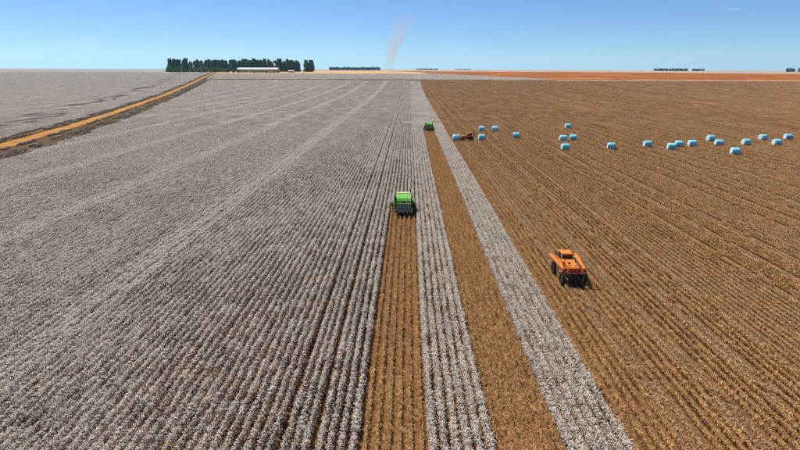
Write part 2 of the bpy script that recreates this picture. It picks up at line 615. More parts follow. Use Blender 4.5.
def fill(crop, xa, xb, y0, y1, mask, cls, near=NEAR, drop=0.0):
    """rows from xa to xb (a multiple of six rows is tiled); mask(x, y) says where the crop stands"""
    ncol = int(round((xb - xa) / ROW))
    rx = xa + ROW * (np.arange(ncol) + 0.5)
    # near: single pieces
    if y0 < near:
        yy = np.arange(y0, min(near, y1) - SEG * 0.5, SEG) + SEG / 2
        X, Y = np.meshgrid(rx, yy)
        X, Y = X.ravel(), Y.ravel()
        Y = Y + np.random.uniform(-0.15, 0.15, len(Y))
        k = mask(X, Y) & visible(X, Y)
        X, Y = X[k], Y[k]
        gap = np.random.rand(len(X)) > 0.0 *  (vnoise(X, Y / 2, 2.5, 12) > 0.9)
        X, Y = X[gap], Y[gap]
        crop.add(X + np.random.normal(0, 0.012, len(X)) + rut(X) + wander(X, Y), Y, cls(X, Y), False)
        ys_ = (yy[-1] + SEG / 2) if len(yy) else y0
    else:
        ys_ = y0
    if y1 <= ys_ + TL: return
    nt_ = ncol // 6
    tx = xa + ROW * 6 * (np.arange(nt_) + 0.5)
    ty = np.arange(ys_, y1 - TL * 0.5, TL) + TL / 2
    X, Y = np.meshgrid(tx, ty)
    X, Y = X.ravel(), Y.ravel()
    k = visible(X, Y)
    X, Y = X[k], Y[k]
    hx, hy = ROW * 3 - 0.01, TL / 2 - 0.01
    ins = np.stack([mask(X + a * hx, Y + b * hy) for a in (-1, 1) for b in (-1, 1)])
    allin, anyin = ins.all(0), ins.any(0)
    allin &= ~((np.abs(X + 7.05) < 4.0) & (Y < 620))       # the nearest ruts stay single rows
    if drop: allin &= np.random.rand(len(X)) > drop
    crop.add(X[allin], Y[allin], cls(X[allin], Y[allin]), True)
    e = anyin & ~allin
    ii, jj = np.meshgrid((np.arange(6) - 2.5) * ROW, (np.arange(6) - 2.5) * SEG)
    X2 = (X[e][:, None] + ii.ravel()).ravel()
    Y2 = (Y[e][:, None] + jj.ravel()).ravel()
    k = mask(X2, Y2)
    X2, Y2 = X2[k], Y2[k]
    crop.add(X2 + rut(X2), Y2, cls(X2, Y2), False)


CI = {c: i for i, c in enumerate(CLN)}
SX = [-3.2 + 4.62 * k for k in range(5)]        # strip edges
TRAM = [-7.05 - 26.0 * k for k in range(30)]    # sprayer tramline centres


def cls_cotton(x, y):
    n1 = vnoise(x, y / 2.2, 9, 1) * 0.6 + vnoise(x, y / 2, 3.1, 2) * 0.4
    n2 = vnoise(x, y / 4, 40, 5)
    far = np.clip((y - 80) / 250.0, 0, 1)
    v = 0.53 + (n1 * 0.7 + n2 * 0.3 - 0.5) * (0.8 - 0.55 * far) + np.random.normal(0, 0.13, len(x))
    c = np.where(v < 0.40, CI['brown'], np.where(v > 0.66, CI['bright'], CI['cotton']))
    k = np.round((-7.05 - x) / 26.18)
    d = np.abs(x - (-7.05 - 26.18 * k))
    c = np.where((k > 0) & (d < 2.2), CI['streak'], c)
    return c


def cls_bright(x, y):
    v = np.random.rand(len(x)) + (vnoise(x, y, 5, 4) - 0.5) * 0.5
    return np.where(v < 0.3, CI['cotton'], CI['bright'])


def cls_left(x, y):
    c = cls_cotton(x, y)
    d = xr(y) - x
    band = np.exp(-((d - 24 - 0.03 * y) / 16.0) ** 2)
    v = band * (0.15 + vnoise(x / 1.0, y / 6.0, 5, 8)) + (np.random.rand(len(x)) - 0.5) * 0.4
    return np.where(v > 0.70, CI['sparse'], c)


def cls_stalk(x, y):
    v = vnoise(x, y / 5, 6, 6) + np.random.normal(0, 0.04, len(x))
    return np.where(v < 0.26, CI['stalk'], CI['stalk'])


def cls_stalk_right(x, y, tile=False):
    p = (x - SX[4]) / 4.62
    lane = np.floor(p)
    r = np.floor((p - lane) * 6)                     # row within its six-row pass
    s = np.sin((lane + 3) * 12.9898) * 43758.5453
    s = s - np.floor(s)
    v = 0.3 + np.random.normal(0, 0.06, len(x)) + (vnoise(x, y / 6, 7, 6) - 0.5) * np.interp(y, [60, 220], [0.8, 0.15]) + (s - 0.5) * 0.75 + 0.12
    c = np.where(v < 0.36, CI['stalk_low'], CI['stalk'])
    if np.allclose((p - lane)[:50], 0.5, atol=0.01):  # six-row pieces
        return np.where((s > 0.35) & (v > 0.12), CI['stalk_lane'], c)
    edge_ = ((r == 0) | (r == 5)) & (s > 0.35) & (np.random.rand(len(x)) < 0.85)
    return np.where(edge_, CI['stalk_flat'], c)


PICK1_Y, PICK2_Y = 95.0, 228.0
ALL = lambda x, y: np.ones(len(x), bool)

c = Crop('cotton_crop', 'broad white cotton rows filling the left half of the field', 'cotton')
NTL = 140


def m_main(x, y):
    ok = (x > xr(y) + 17.5 + (vnoise(y, x * 0 + 1.5, 9, 3) - 0.5) * 3) & (y < 800)
    for t in TRAM[:1]:                                  # open wheel ruts of the nearest tramline
        pass
    return ok


fill(c, SX[0] - NTL * 6 * ROW, SX[0], 16, 800, m_main, cls_cotton)
fill(c, SX[0], SX[1], PICK1_Y + 2.4, 800, ALL, cls_cotton)
c.build()
c = Crop('cotton_strip', 'narrow white cotton strip between the two picked brown strips', 'cotton')
fill(c, SX[1], SX[2], 16, 800, ALL, cls_bright)
c.build()
c = Crop('cotton_strip', 'white cotton strip along the edge of the picked right field', 'cotton')
fill(c, SX[3], SX[4], 16, 800, ALL, cls_bright)
fill(c, SX[2], SX[3], PICK2_Y + 3.8, 800, ALL, cls_bright)
c.build()
c = Crop('cotton_crop', 'greyish white cotton field beyond the orange dirt road', 'cotton')
fill(c, SX[0] - 210 * 6 * ROW, SX[0] - 20 * 6 * ROW, 120, 1105, lambda x, y: x < xr(y) - 6.2 - (vnoise(y, x * 0 + 7.5, 8, 9)) * 3, cls_left)
c.build()
c = Crop('cotton_crop', 'far pale cotton band beyond the dark cross track', 'cotton')
edge = lambda y: np.interp(y, [846, 868, 990, 1060], [228, 222, 120, 66])
fill(c, SX[0] - 90 * 6 * ROW, SX[0] + 52 * 6 * ROW, 850, 1062, lambda x, y: (x > xr(y) + 8) & (x < edge(y)), cls_bright)
c.build()
c = Crop('stubble_rows', 'ochre picked stalk rows in the strip behind the nearer green picker', 'stubble')
fill(c, SX[0], SX[1], 16, PICK1_Y + 2.4, ALL, cls_stalk)
c.build()
c = Crop('stubble_rows', 'ochre picked stalk rows in the long strip behind the farther green picker', 'stubble')
fill(c, SX[2], SX[3], 16, PICK2_Y + 3.8, ALL, cls_stalk)
c.build()
c = Crop('stubble_rows', 'brown picked stalk rows covering the whole right field', 'stubble')
fill(c, SX[4], SX[4] + 150 * 6 * ROW, 16, 846, ALL, cls_stalk_right)
c.build()

c = Crop('verge_weeds', 'dark dry weeds fringing both sides of the orange dirt road', 'weeds')
for side, a_, b_, n_ in ((-1, 4.2, 7.0, 2600), (1, 3.6, 5.2, 900), (1, 9.0, 18.0, 2600)):
    Y = np.random.uniform(110, 1000, n_)
    d = np.random.uniform(a_, b_, n_)
    X = xr(Y) + side * d
    k = (vnoise(X * 0, Y, 7, 31 + side + int(a_)) > 0.42)
    X, Y = X[k], Y[k]
    c.add(X, Y, np.full(len(X), CI['sparse']) - np.where(np.random.rand(len(X)) < 0.12, CI['sparse'] - CI['brown'], 0), False)
c.build()

# ------------------------------------------------------------------ machine materials
M['green'] = mat('green_paint', (0.085, 0.42, 0.015), 0.4, (0.15, 0.38, 0.045), 2.2, 0.5)
M['green_dark'] = mat('dark_green_paint', (0.035, 0.13, 0.02), 0.5, (0.05, 0.16, 0.03), 2.0, 0.4)
M['yellow'] = mat('yellow_paint', (0.55, 0.42, 0.03), 0.45, (0.42, 0.32, 0.05), 2.0, 0.4)
M['cream'] = mat('cream_panel', (0.62, 0.55, 0.32), 0.6, (0.52, 0.46, 0.30), 2.0, 0.3)
M['steel'] = mat('dusty_steel', (0.36, 0.36, 0.28), 0.6, (0.22, 0.25, 0.15), 3.0, 0.4)
M['black'] = mat('black_frame', (0.018, 0.018, 0.018), 0.6, (0.035, 0.03, 0.025), 3.0, 0.3)
M['rubber'] = mat('tyre_rubber', (0.018, 0.017, 0.016), 0.85, (0.05, 0.038, 0.026), 2.0, 0.2)
M['glass'] = mat('cab_glass', (0.015, 0.02, 0.025), 0.08, spec=0.6)
M['orange'] = mat('orange_paint', (0.73, 0.19, 0.005), 0.45, (0.50, 0.15, 0.025), 2.5, 0.5)
M['orange_dull'] = mat('dull_orange_paint', (0.55, 0.17, 0.015), 0.6, (0.42, 0.12, 0.015), 2.0, 0.3)
M['red'] = mat('red_paint', (0.42, 0.045, 0.02), 0.5, (0.32, 0.03, 0.015), 3.0, 0.4)
M['pink'] = mat('reflector_strip', (0.62, 0.28, 0.22), 0.5, (0.55, 0.22, 0.16), 4.0, 0.4)
M['white'] = mat('white_paint', (0.72, 0.72, 0.70), 0.5, (0.62, 0.61, 0.58), 3.0, 0.4)
M['wrap'] = mat('bale_wrap_film', (0.11, 0.48, 0.60), 0.55, (0.20, 0.57, 0.66), 1.2, 0.25, bump=0.25, bscale=4.0, vary=0.12)
M['lint_face'] = mat('pressed_cotton', (0.74, 0.74, 0.72), 0.95, (0.62, 0.62, 0.60), 4.0, 0.05, bump=0.4, bscale=9.0)


def wheel(root, c, r, wd, rim_mat, name='wheel', lugs=20):
    """tyre with lugs and a rim on an axle along x; wheel > tyre, rim"""
    wroot = empty(name, c)
    wroot.parent = root
    b = MB()
    prof = [(-0.5, 0.62), (-0.5, 0.90), (-0.36, 1.0), (0.36, 1.0), (0.5, 0.90), (0.5, 0.62)]
    n = 28
    vs = [[b.bm.verts.new((p * wd, math.cos(6.28319 * k / n) * r * q * 0.96, math.sin(6.28319 * k / n) * r * q * 0.96)) for p, q in prof] for k in range(n)]
    for k in range(n):
        for j in range(len(prof)):
            jj = (j + 1) % len(prof)
            b.bm.faces.new((vs[k][j], vs[(k + 1) % n][j], vs[(k + 1) % n][jj], vs[k][jj]))
    for k in range(lugs):
        a = 6.28319 * k / lugs
        for sgn in (-1, 1):
            aa = a + (0.5 if sgn > 0 else 0) * 6.28319 / lugs
            b.box((sgn * wd * 0.24, math.cos(aa) * r * 0.975, math.sin(aa) * r * 0.975), (wd * 0.5, 0.05, r * 0.05),
                  rot=Matrix.Rotation(aa - math.pi / 2, 4, 'X') @ Matrix.Rotation(sgn * 0.5, 4, 'Z'))
    b.build('tyre', M['rubber'], wroot)
    b = MB()
    b.cyl((-wd * 0.34, 0, 0), (wd * 0.34, 0, 0), r * 0.62, n=24)
    b.cyl((-wd * 0.5, 0, 0), (wd * 0.5, 0, 0), r * 0.2, n=14)
    for k in range(6):
        a = 6.28319 * k / 6
        b.box((0, math.cos(a) * r * 0.4, math.sin(a) * r * 0.4), (wd * 0.86, r * 0.09, r * 0.09))
    b.build('rim', rim_mat, wroot)
    return wroot


def make_picker():
    """round-module cotton picker, travelling along +y; origin on the ground"""
    t = empty('cotton_picker', (0, 0, 0))
    # chassis
    b = MB()
    for s in (-1, 1): b.box((s * 0.75, -0.3, 1.35), (0.22, 7.0, 0.34), 0.03)
    for y in (-3.2, -1.2, 0.8, 2.4): b.box((0, y, 1.35), (1.28, 0.18, 0.26), 0.02)
    b.box((0, 1.9, 0.95), (3.6, 0.36, 0.36), 0.04)
    b.box((0, -3.0, 0.72), (1.1, 0.26, 0.26), 0.04)
    b.box((0, -3.0, 1.02), (0.3, 0.3, 0.36), 0.02)
    b.build('chassis', M['black'], t)
    for x in (-1.85, -1.25, 1.25, 1.85): wheel(t, (x, 1.9, 0.95), 0.95, 0.46, M['yellow'])
    for x in (-0.62, 0.62): wheel(t, (x, -3.0, 0.66), 0.66, 0.36, M['yellow'])
    # module builder: curved rear gate, side frames
    CY, CZ, CR = -1.15, 2.55, 1.35
    arc = [(-0.05, 1.75), (-0.05, 3.75), (-0.5, 3.9), (CY, CZ + CR)]
    for k in (1.5, 3.5, 5.5, 7):
        a = R(90 + k * 12)
        arc.append((CY + math.cos(a) * CR * 1.12, CZ + math.sin(a) * CR))
    arc += [(-2.5, 2.1), (-2.3, 1.75)]
    mbd = MB().prism(arc, -1.34, 1.34).build('module_chamber', M['green'], t)
    for x in (-0.66, 0.66):                                # gate ribs
        b = MB()
        for k in range(0, 4):
            a0, a1 = R(94 + k * 12), R(94 + (k + 1) * 12)
            b.cyl((x, CY + math.cos(a0) * CR * 1.13, CZ + math.sin(a0) * CR * 1.01), (x, CY + math.cos(a1) * CR * 1.13, CZ + math.sin(a1) * CR * 1.01), 0.03, n=6)
        b.build('gate_rib', M['green_dark'], mbd)
    MB().box((0, -2.02, 3.52), (2.5, 0.06, 0.06), 0.01).build('gate_seam', M['green_dark'], mbd)
    MB().box((0, -2.55, 2.95), (0.5, 0.16, 0.4), 0.03).build('gate_latch', M['black'], mbd)
    for x in (-1.0, 1.0): MB().box((x, -2.5, 2.95), (0.34, 0.14, 0.34), 0.03).build('warning_lamp', M['green_dark'], mbd)
    for s in (-1, 1):
        b = MB()
        b.box((s * 1.47, -2.15, 2.7), (0.24, 0.4, 2.6), 0.03)
        b.box((s * 1.47, -0.3, 2.7), (0.2, 0.3, 2.5), 0.03)
        b.box((s * 1.47, -1.2, 3.95), (0.22, 2.2, 0.22), 0.03)
        b.box((s * 1.47, -1.3, 1.6), (0.18, 2.4, 0.3), 0.03)
        b.cyl((s * 1.5, -2.3, 1.9), (s * 1.5, -0.5, 3.5), 0.07, n=8)
        b.build('side_frame', M['black'], t)
        MB().box((s * 1.40, -1.3, 2.7), (0.05, 1.5, 1.9), 0.015).build('side_panel', M['green_dark'], t)
    # accumulator with cream lid in front of the module builder
    b = MB().box((0, 1.05, 2.75), (2.6, 1.9, 2.1), 0.06)
    ac = b.build('accumulator', M['green'], t)
    MB().box((0, 1.6, 3.86), (2.3, 0.75, 0.2), 0.05).build('accumulator_lid', M['cream'], ac)
    # engine deck and cab
    MB().box((0, 2.35, 2.0), (2.6, 0.8, 1.1), 0.06).build('engine_hood', M['green'], t)
    cabp = [(2.85, 1.45), (2.85, 3.05), (4.25, 3.05), (4.55, 2.0), (4.3, 1.45)]
    cb = MB().prism(cabp, -0.85, 0.85, 0.03).build('cab', M['glass'], t)
    b = MB()
    for x in (-0.84, 0.84):
        b.cyl((x, 2.87, 1.45), (x, 2.87, 3.1), 0.06, n=8)
        b.cyl((x, 4.25, 3.08), (x, 4.53, 2.0), 0.06, n=8)
        b.cyl((x, 4.53, 2.0), (x, 4.3, 1.45), 0.06, n=8)
    b.box((0, 3.6, 1.38), (1.9, 1.7, 0.16), 0.03)
    b.build('cab_frame', M['green_dark'], cb)
    MB().box((0, 3.55, 3.18), (1.9, 1.75, 0.2), 0.07).build('cab_roof', M['green'], cb)
    # air ducts from the row units to the accumulator
    for x in (-1.1, -0.66, -0.22, 0.22, 0.66, 1.1):
        b = MB()
        b.cyl((x * 1.7, 4.9, 1.05), (x * 1.25, 3.0, 2.1), 0.13, n=8)
        b.cyl((x * 1.25, 3.0, 2.1), (x, 1.9, 3.6), 0.13, n=8)
        b.build('air_duct', M['steel'], t)
    # header: six row units
    MB().box((0, 4.75, 0.92), (4.5, 0.2, 0.24), 0.03).build('header_bar', M['black'], t)
    for k in range(6):
        x = (k - 2.5) * 0.77
        u = [(4.4, 0.22), (4.4, 1.1), (4.75, 1.35), (5.7, 1.15), (6.5, 0.18), (6.3, 0.1)]
        ro = MB().prism(u, x - 0.25, x + 0.25, 0.03).build('row_unit', M['green'], t)
        MB().prism([(5.7, 0.12), (5.75, 1.0), (6.75, 0.12)], x - 0.34, x - 0.27).build('row_divider', M['yellow'], ro)
        MB().box((x, 4.36, 0.7), (0.44, 0.05, 0.5), 0.01).build('unit_door', M['yellow'], ro)
    # rear module handler
    b = MB()
    b.box((0, -3.25, 1.55), (3.1, 0.16, 0.22), 0.02)
    b.box((0, -4.25, 1.28), (3.1, 0.16, 0.2), 0.02)
    for x in (-1.5, -0.5, 0.5, 1.5): b.box((x, -3.75, 1.42), (0.12, 1.05, 0.16), 0.02, rot=Matrix.Rotation(0.25, 4, 'X'))
    for y, z in ((-3.5, 1.56), (-3.75, 1.5), (-4.0, 1.42)): b.cyl((-1.45, y, z), (1.45, y, z), 0.08, n=8)
    mh = b.build('module_carrier', M['black'], t)
    ap = MB().prism([(-3.0, 1.45), (-2.72, 2.72), (-2.6, 2.72), (-2.8, 1.45)], -1.3, 1.3).build('rear_apron', M['steel'], t)
    for x in (-1.1, -0.66, -0.22, 0.22, 0.66, 1.1):
        MB().box((x, -2.93, 2.1), (0.1, 0.08, 1.1), 0.01, rot=Matrix.Rotation(-0.21, 4, 'X')).build('apron_rib', M['green_dark'] if abs(x) > 0.3 else M['black'], ap)
    MB().box((0, -2.78, 2.62), (2.5, 0.12, 0.16), 0.02).build('apron_rail', M['yellow'], ap)
    for x in (-0.88, 0.44, 0.88):
        MB().cyl((x, -3.0, 1.6), (x * 0.92, -2.82, 2.5), 0.06, n=8).build('hydraulic_cylinder', M['cream'], ap)
    MB().box((0, -3.1, 1.3), (2.9, 0.4, 0.5), 0.04).build('carrier_guard', M['black'], t)
    for x in (-1.35, -0.68, 0.0, 0.68, 1.35):
        MB().box((x, -4.345, 1.28), (0.16, 0.03, 0.1), 0.01).build('reflector', M['white'], mh)
    for s in (-1, 1):
        MB().box((s * 1.62, -3.35, 1.75), (0.14, 0.1, 0.45), 0.02).build('tail_light', M['yellow'], t)
    # ladder on the left and handrail
    b = MB()
    for y in (-1.9, -1.4): b.cyl((-1.72, y, 0.7), (-1.62, y, 2.6), 0.03, n=6)
    for k in range(5): b.box((-1.69, -1.65, 0.8 + 0.4 * k), (0.16, 0.5, 0.04))
    b.build('ladder', M['yellow'], t)
    for s in (-1, 1):                                      # wrap roll boxes at the sides
        MB().box((s * 1.78, 0.9, 1.95), (0.5, 1.5, 0.5), 0.05).build('side_tank', M['green_dark'], t)
    return t


p1 = make_picker()
p1.scale = (1.0, 0.86, 0.88)
p1.location = ((SX[0] + SX[1]) / 2, PICK1_Y - 2.4, 0)
tag(p1, 'green cotton picker nearer the camera, at the end of the ochre picked strip', 'cotton picker', 'green cotton pickers')
p2 = copy_tree(p1)
p2.location = ((SX[2] + SX[3]) / 2, PICK2_Y - 1.0, 0)
tag(p2, 'small far green cotton picker beside the white strip, left of the bales', 'cotton picker', 'green cotton pickers')


def make_sprayer():
    """high-clearance sprayer with folded booms, facing +y"""
    t = empty('field_sprayer', (0, 0, 0))
    b = MB()
    for s in (-1, 1): b.box((s * 0.5, 0, 1.72), (0.18, 5.2, 0.26), 0.03)
    for y in (-2.0, 2.0):
        b.box((0, y, 1.6), (2.5, 0.22, 0.22), 0.03)
    for y in (-0.7, 0.7): b.box((0, y, 1.72), (0.9, 0.14, 0.2), 0.02)
    b.build('chassis', M['black'], t)
    for s in (-1, 1):
        for y in (-2.0, 2.0):
            b = MB()
            b.box((s * 1.14, y, 1.2), (0.16, 0.24, 1.0), 0.03)
            b.cyl((s * 1.05, y, 0.82), (s * 1.3, y, 0.82), 0.16, n=12)
            b.build('wheel_leg', M['black'], t)
            wheel(t, (s * 1.35, y, 0.86), 0.86, 0.34, M['white'] if s > 0 and y < 0 else M['black'])
    # rear engine hood with vents
    hp = [(-2.25, 1.85), (-2.25, 2.3), (-2.05, 2.5), (-0.1, 2.58), (-0.1, 1.85)]
    hd = MB().prism(hp, -0.66, 0.66, 0.06).build('engine_hood', M['orange'], t)
    for x in (-0.36, 0.36):
        MB().box((x, -1.7, 2.53), (0.26, 0.3, 0.05), 0.01, rot=Matrix.Rotation(0.06, 4, 'X')).build('hood_vent', M['black'], hd)
    gr = MB().box((0, -2.27, 2.1), (1.3, 0.06, 0.4), 0.01).build('rear_grille', M['black'], hd)
    for k in range(4):
        MB().box((0, -2.32, 1.95 + k * 0.1), (1.22, 0.03, 0.035)).build('grille_slat', M['red'], hd)
    MB().cyl((0.55, -0.7, 2.5), (0.55, -0.7, 3.0), 0.06, n=10).build('exhaust_pipe', M['black'], t)
    # spray tank between engine and cab, saddle panels
    MB().box((0, 0.4, 2.15), (1.7, 0.9, 0.7), 0.16).build('spray_tank', M['orange_dull'], t)
    # cab
    cabp = [(1.05, 1.8), (0.95, 2.3), (1.05, 3.0), (2.35, 3.0), (2.75, 2.35), (2.6, 1.8)]
    cb = MB().prism(cabp, -0.72, 0.72, 0.03).build('cab', M['glass'], t)
    for x in (-0.72, 0.72):
        MB().cyl((x, 0.93, 2.2), (x, 1.05, 3.05), 0.055, n=8).build('cab_post', M['white'], cb)
        MB().cyl((x, 2.35, 3.05), (x, 2.76, 2.35), 0.055, n=8).build('cab_post', M['black'], cb)
    MB().box((0, 1.72, 3.1), (1.5, 1.65, 0.22), 0.09).build('cab_roof', M['orange'], cb)
    MB().box((0, 1.9, 1.98), (1.56, 1.7, 0.42), 0.05).build('cab_base', M['orange'], cb)
    for s in (-1, 1):
        MB().box((s * 0.98, 2.7, 2.7), (0.2, 0.06, 0.4), 0.02).build('mirror', M['black'], cb)
        # folded boom: upper panel, lattice, hinge
        b = MB()
        b.box((s * 1.5, 0.55, 2.28), (0.34, 5.3, 0.24), 0.06, rot=Matrix.Rotation(R(-4.5 * s), 4, 'Z') @ Matrix.Rotation(R(1.5), 4, 'X'))
        b.box((s * 1.24, 0.6, 2.38), (0.12, 3.6, 0.12), 0.03, rot=Matrix.Rotation(R(-3.0 * s), 4, 'Z'))
        bo = b.build('folded_boom', M['orange'], t)
        b = MB()
        for k in range(9):
            y0, y1 = -2.2 + k * 0.58, -2.2 + (k + 1) * 0.58
            b.cyl((s * (1.36 + 0.045 * k), y0, 1.86 if k % 2 else 2.2), (s * (1.40 + 0.045 * k), y1, 2.2 if k % 2 else 1.86), 0.025, n=6)
        b.cyl((s * 1.36, -2.2, 1.86), (s * 1.76, 3.0, 1.92), 0.035, n=6)
        b.build('boom_lattice', M['black'], bo)
        MB().box((s * 0.92, -0.7, 1.95), (0.26, 2.2, 0.4), 0.05).build('side_panel', M['black'], t)
        # boom cradle
        MB().box((s * 1.2, 2.3, 2.05), (0.7, 0.1, 0.1), 0.01).build('boom_cradle', M['black'], t)
        MB().box((s * 1.28, -2.3, 2.15), (0.3, 0.3, 0.5), 0.03).build('boom_hinge', M['red'], t)
        MB().box((s * 0.85, -2.6, 2.05), (0.16, 0.04, 0.1), 0.01).build('tail_light', M['red'], t)
    # rear boom frame
    b = MB()
    for z in (1.84, 2.34): b.box((0, -2.48, z), (2.6, 0.1, 0.1), 0.02)
    for x in (-1.25, -0.62, 0.0, 0.62, 1.25): b.box((x, -2.48, 2.09), (0.09, 0.08, 0.44), 0.01)
    for x in (-0.93, -0.31, 0.31, 0.93): b.cyl((x - 0.28, -2.48, 1.88), (x + 0.28, -2.48, 2.3), 0.025, n=6)
    rf = b.build('rear_boom_frame', M['red'], t)
    MB().box((0, -2.56, 1.76), (2.7, 0.06, 0.08), 0.01).build('reflector_bar', M['pink'], rf)
    MB().box((0, -2.05, 1.25), (1.05, 0.7, 0.7), 0.08).build('pump_box', M['black'], t)
    # handrails, hoses and beacon
    for s in (-1, 1):
        b = MB()
        b.cyl((s * 0.72, -2.0, 2.5), (s * 0.72, -2.0, 2.85), 0.02, n=6)
        b.cyl((s * 0.72, -0.3, 2.55), (s * 0.72, -0.3, 2.9), 0.02, n=6)
        b.cyl((s * 0.72, -2.0, 2.85), (s * 0.72, -0.3, 2.9), 0.02, n=6)
        b.build('handrail', M['black'], t)
        b = MB()
        pp = [(s * 0.4, -2.3, 1.9), (s * 0.55, -2.5, 1.6), (s * 0.8, -2.5, 1.4), (s * 1.05, -2.4, 1.6), (s * 1.2, -2.2, 1.95)]
        for q in range(4): b.cyl(pp[q], pp[q + 1], 0.035, n=6)
        b.build('hose', M['black'], t)
    MB().cyl((0.5, 1.3, 3.18), (0.5, 1.3, 3.36), 0.07, n=8).build('beacon', M['yellow'], t)
    MB().cyl((-0.3, -1.0, 2.5), (-0.3, -1.0, 2.68), 0.16, n=12).build('tank_lid', M['black'], t)
    # ladder at the left of the cab
    b = MB()
    for y in (1.2, 1.6): b.cyl((-1.0, y, 0.7), (-0.85, y, 2.0), 0.025, n=6)
    for k in range(4): b.box((-0.96, 1.4, 0.8 + 0.33 * k), (0.12, 0.4, 0.03))
    b.build('ladder', M['black'], t)
    return t


sp = make_sprayer()
sp.location = (19.7, 61.6, 0)
sp.scale = (0.95, 0.95, 0.95)
tag(sp, 'large orange high clearance sprayer with dark wheels on the brown stubble', 'sprayer')


def make_loader():
    """orange bale tractor facing +y with a front bale fork"""
    t = empty('bale_tractor', (0, 0, 0))
    b = MB()
    b.box((0, -0.1, 0.95), (0.6, 3.8, 0.45), 0.04)
    b.box((0, 1.5, 0.62), (1.7, 0.2, 0.2), 0.02)
    b.box((0, -1.2, 0.85), (1.7, 0.3, 0.3), 0.02)
    b.build('chassis', M['black'], t)
    for s in (-1, 1):
        wheel(t, (s * 0.95, 1.5, 0.6), 0.6, 0.36, M['black'], lugs=16)
        wheel(t, (s * 1.0, -1.2, 0.88), 0.88, 0.5, M['black'], lugs=18)
        MB().prism([(-2.1, 1.3), (-1.9, 1.85), (-0.7, 1.9), (-0.35, 1.4), (-0.45, 1.35), (-0.75, 1.8), (-1.85, 1.76)], s * 1.0 - 0.3, s * 1.0 + 0.3).build('fender', M['orange'], t)
    hd = MB().prism([(2.0, 1.15), (2.05, 1.75), (1.7, 1.98), (-0.1, 2.1), (-0.1, 1.15)], -0.48, 0.48, 0.05).build('engine_hood', M['orange'], t)
    MB().box((0, 2.05, 1.45), (0.7, 0.05, 0.45), 0.01).build('front_grille', M['black'], hd)
    MB().cyl((0.3, 0.9, 2.0), (0.3, 0.9, 3.0), 0.05, n=8).build('exhaust_pipe', M['black'], t)
    cb = MB().prism([(-0.15, 1.35), (-0.2, 2.2), (-0.35, 2.75), (-1.55, 2.75), (-1.75, 1.9), (-1.6, 1.35)], -0.7, 0.7, 0.03).build('cab', M['glass'], t)
    MB().box((0, -0.95, 2.85), (1.6, 1.55, 0.2), 0.07).build('cab_roof', M['orange'], cb)
    # rear mast with cross arm
    b = MB()
    for s in (-1, 1): b.box((s * 0.35, -2.35, 1.9), (0.16, 0.18, 3.3), 0.02)
    b.box((0, -2.35, 2.5), (1.5, 0.16, 0.16), 0.02)
    b.box((0, -2.35, 0.7), (1.3, 0.16, 0.2), 0.02)
    b.box((0, -2.9, 2.2), (0.14, 1.1, 0.14), 0.02)
    b.box((0, -2.15, 0.9), (0.5, 0.4, 0.2), 0.02)
    b.build('rear_mast', M['black'], t)
    # front loader
    b = MB()
    for s in (-1, 1):
        b.cyl((s * 0.62, 0.1, 1.75), (s * 0.62, 2.0, 1.55), 0.08, n=8)
        b.cyl((s * 0.62, 2.0, 1.55), (s * 0.62, 2.5, 0.75), 0.08, n=8)
        b.cyl((s * 0.62, 0.9, 1.1), (s * 0.62, 1.9, 1.45), 0.05, n=8)
        b.cyl((s * 0.62, 0.1, 1.75), (s * 0.4, 0.1, 1.1), 0.07, n=8)
    b.cyl((-0.62, 2.0, 1.5), (0.62, 2.0, 1.5), 0.06, n=8)
    la = b.build('loader_arm', M['orange_dull'], t)
    b = MB()
    b.box((0, 2.56, 0.75), (1.7, 0.1, 1.0), 0.02)
    b.build('fork_frame', M['black'], la)
    return t


ld = make_loader()
ld.location = (20.95, 194.4, 0)
ld.rotation_euler = (0, 0, R(94))
tag(ld, 'small orange tractor with dark rear mast handling a blue bale', 'tractor')

# ------------------------------------------------------------------ round cotton bales
def bale_mesh():
    rs = random.Random(4)
    r, hl = 1.15, 1.2
    n = 36
    prof = [(-hl, r * 0.80), (-hl + 0.07, r * 0.91), (-hl + 0.24, r * 0.99), (-0.4, r * 1.005), (0.4, r * 0.998), (hl - 0.24, r * 0.99), (hl - 0.07, r * 0.91), (hl, r * 0.80)]
    V, F = [], []
    for k in range(n):
        a = 6.28319 * k / n
        w_ = 1 + rs.uniform(-0.006, 0.006)
        for x, q in prof:
            z = max(math.sin(a) * q * w_, -r * 0.955)
            V.append((x, math.cos(a) * q * w_, z + r * 0.955))
    m = len(prof)
    for k in range(n):
        for j in range(m - 1):
            F.append((k * m + j, k * m + j + 1, ((k + 1) % n) * m + j + 1, ((k + 1) % n) * m + j))
    me = bpy.data.meshes.new('wrap')
    me.from_pydata(V, [], F)
    me.materials.append(M['wrap'])
    me.polygons.foreach_set('use_smooth', [True] * len(F))
    ends = []
    for s in (-1, 1):
        V, F = [(s * (hl + 0.03), 0, r * 0.955)], []
        rings = [(0.4, 0.04), (0.65, 0.02), (0.795, -0.005)]
        for q, dx in rings:
            for k in range(n):
                a = 6.28319 * k / n
                j = rs.uniform(-0.025, 0.025) if q < 0.85 else 0
                V.append((s * (hl + dx + j), math.cos(a) * r * q, max(math.sin(a) * r * q, -r * 0.94) + r * 0.955))
        for k in range(n):
            F.append((0, 1 + k, 1 + (k + 1) % n))
            for q in range(2):
                F.append((1 + q * n + k, 1 + (q + 1) * n + k, 1 + (q + 1) * n + (k + 1) % n, 1 + q * n + (k + 1) % n))
        e = bpy.data.meshes.new('end_face')
        e.from_pydata(V, [], F)
        e.materials.append(M['lint_face'])
        ends.append(e)
    return me, ends


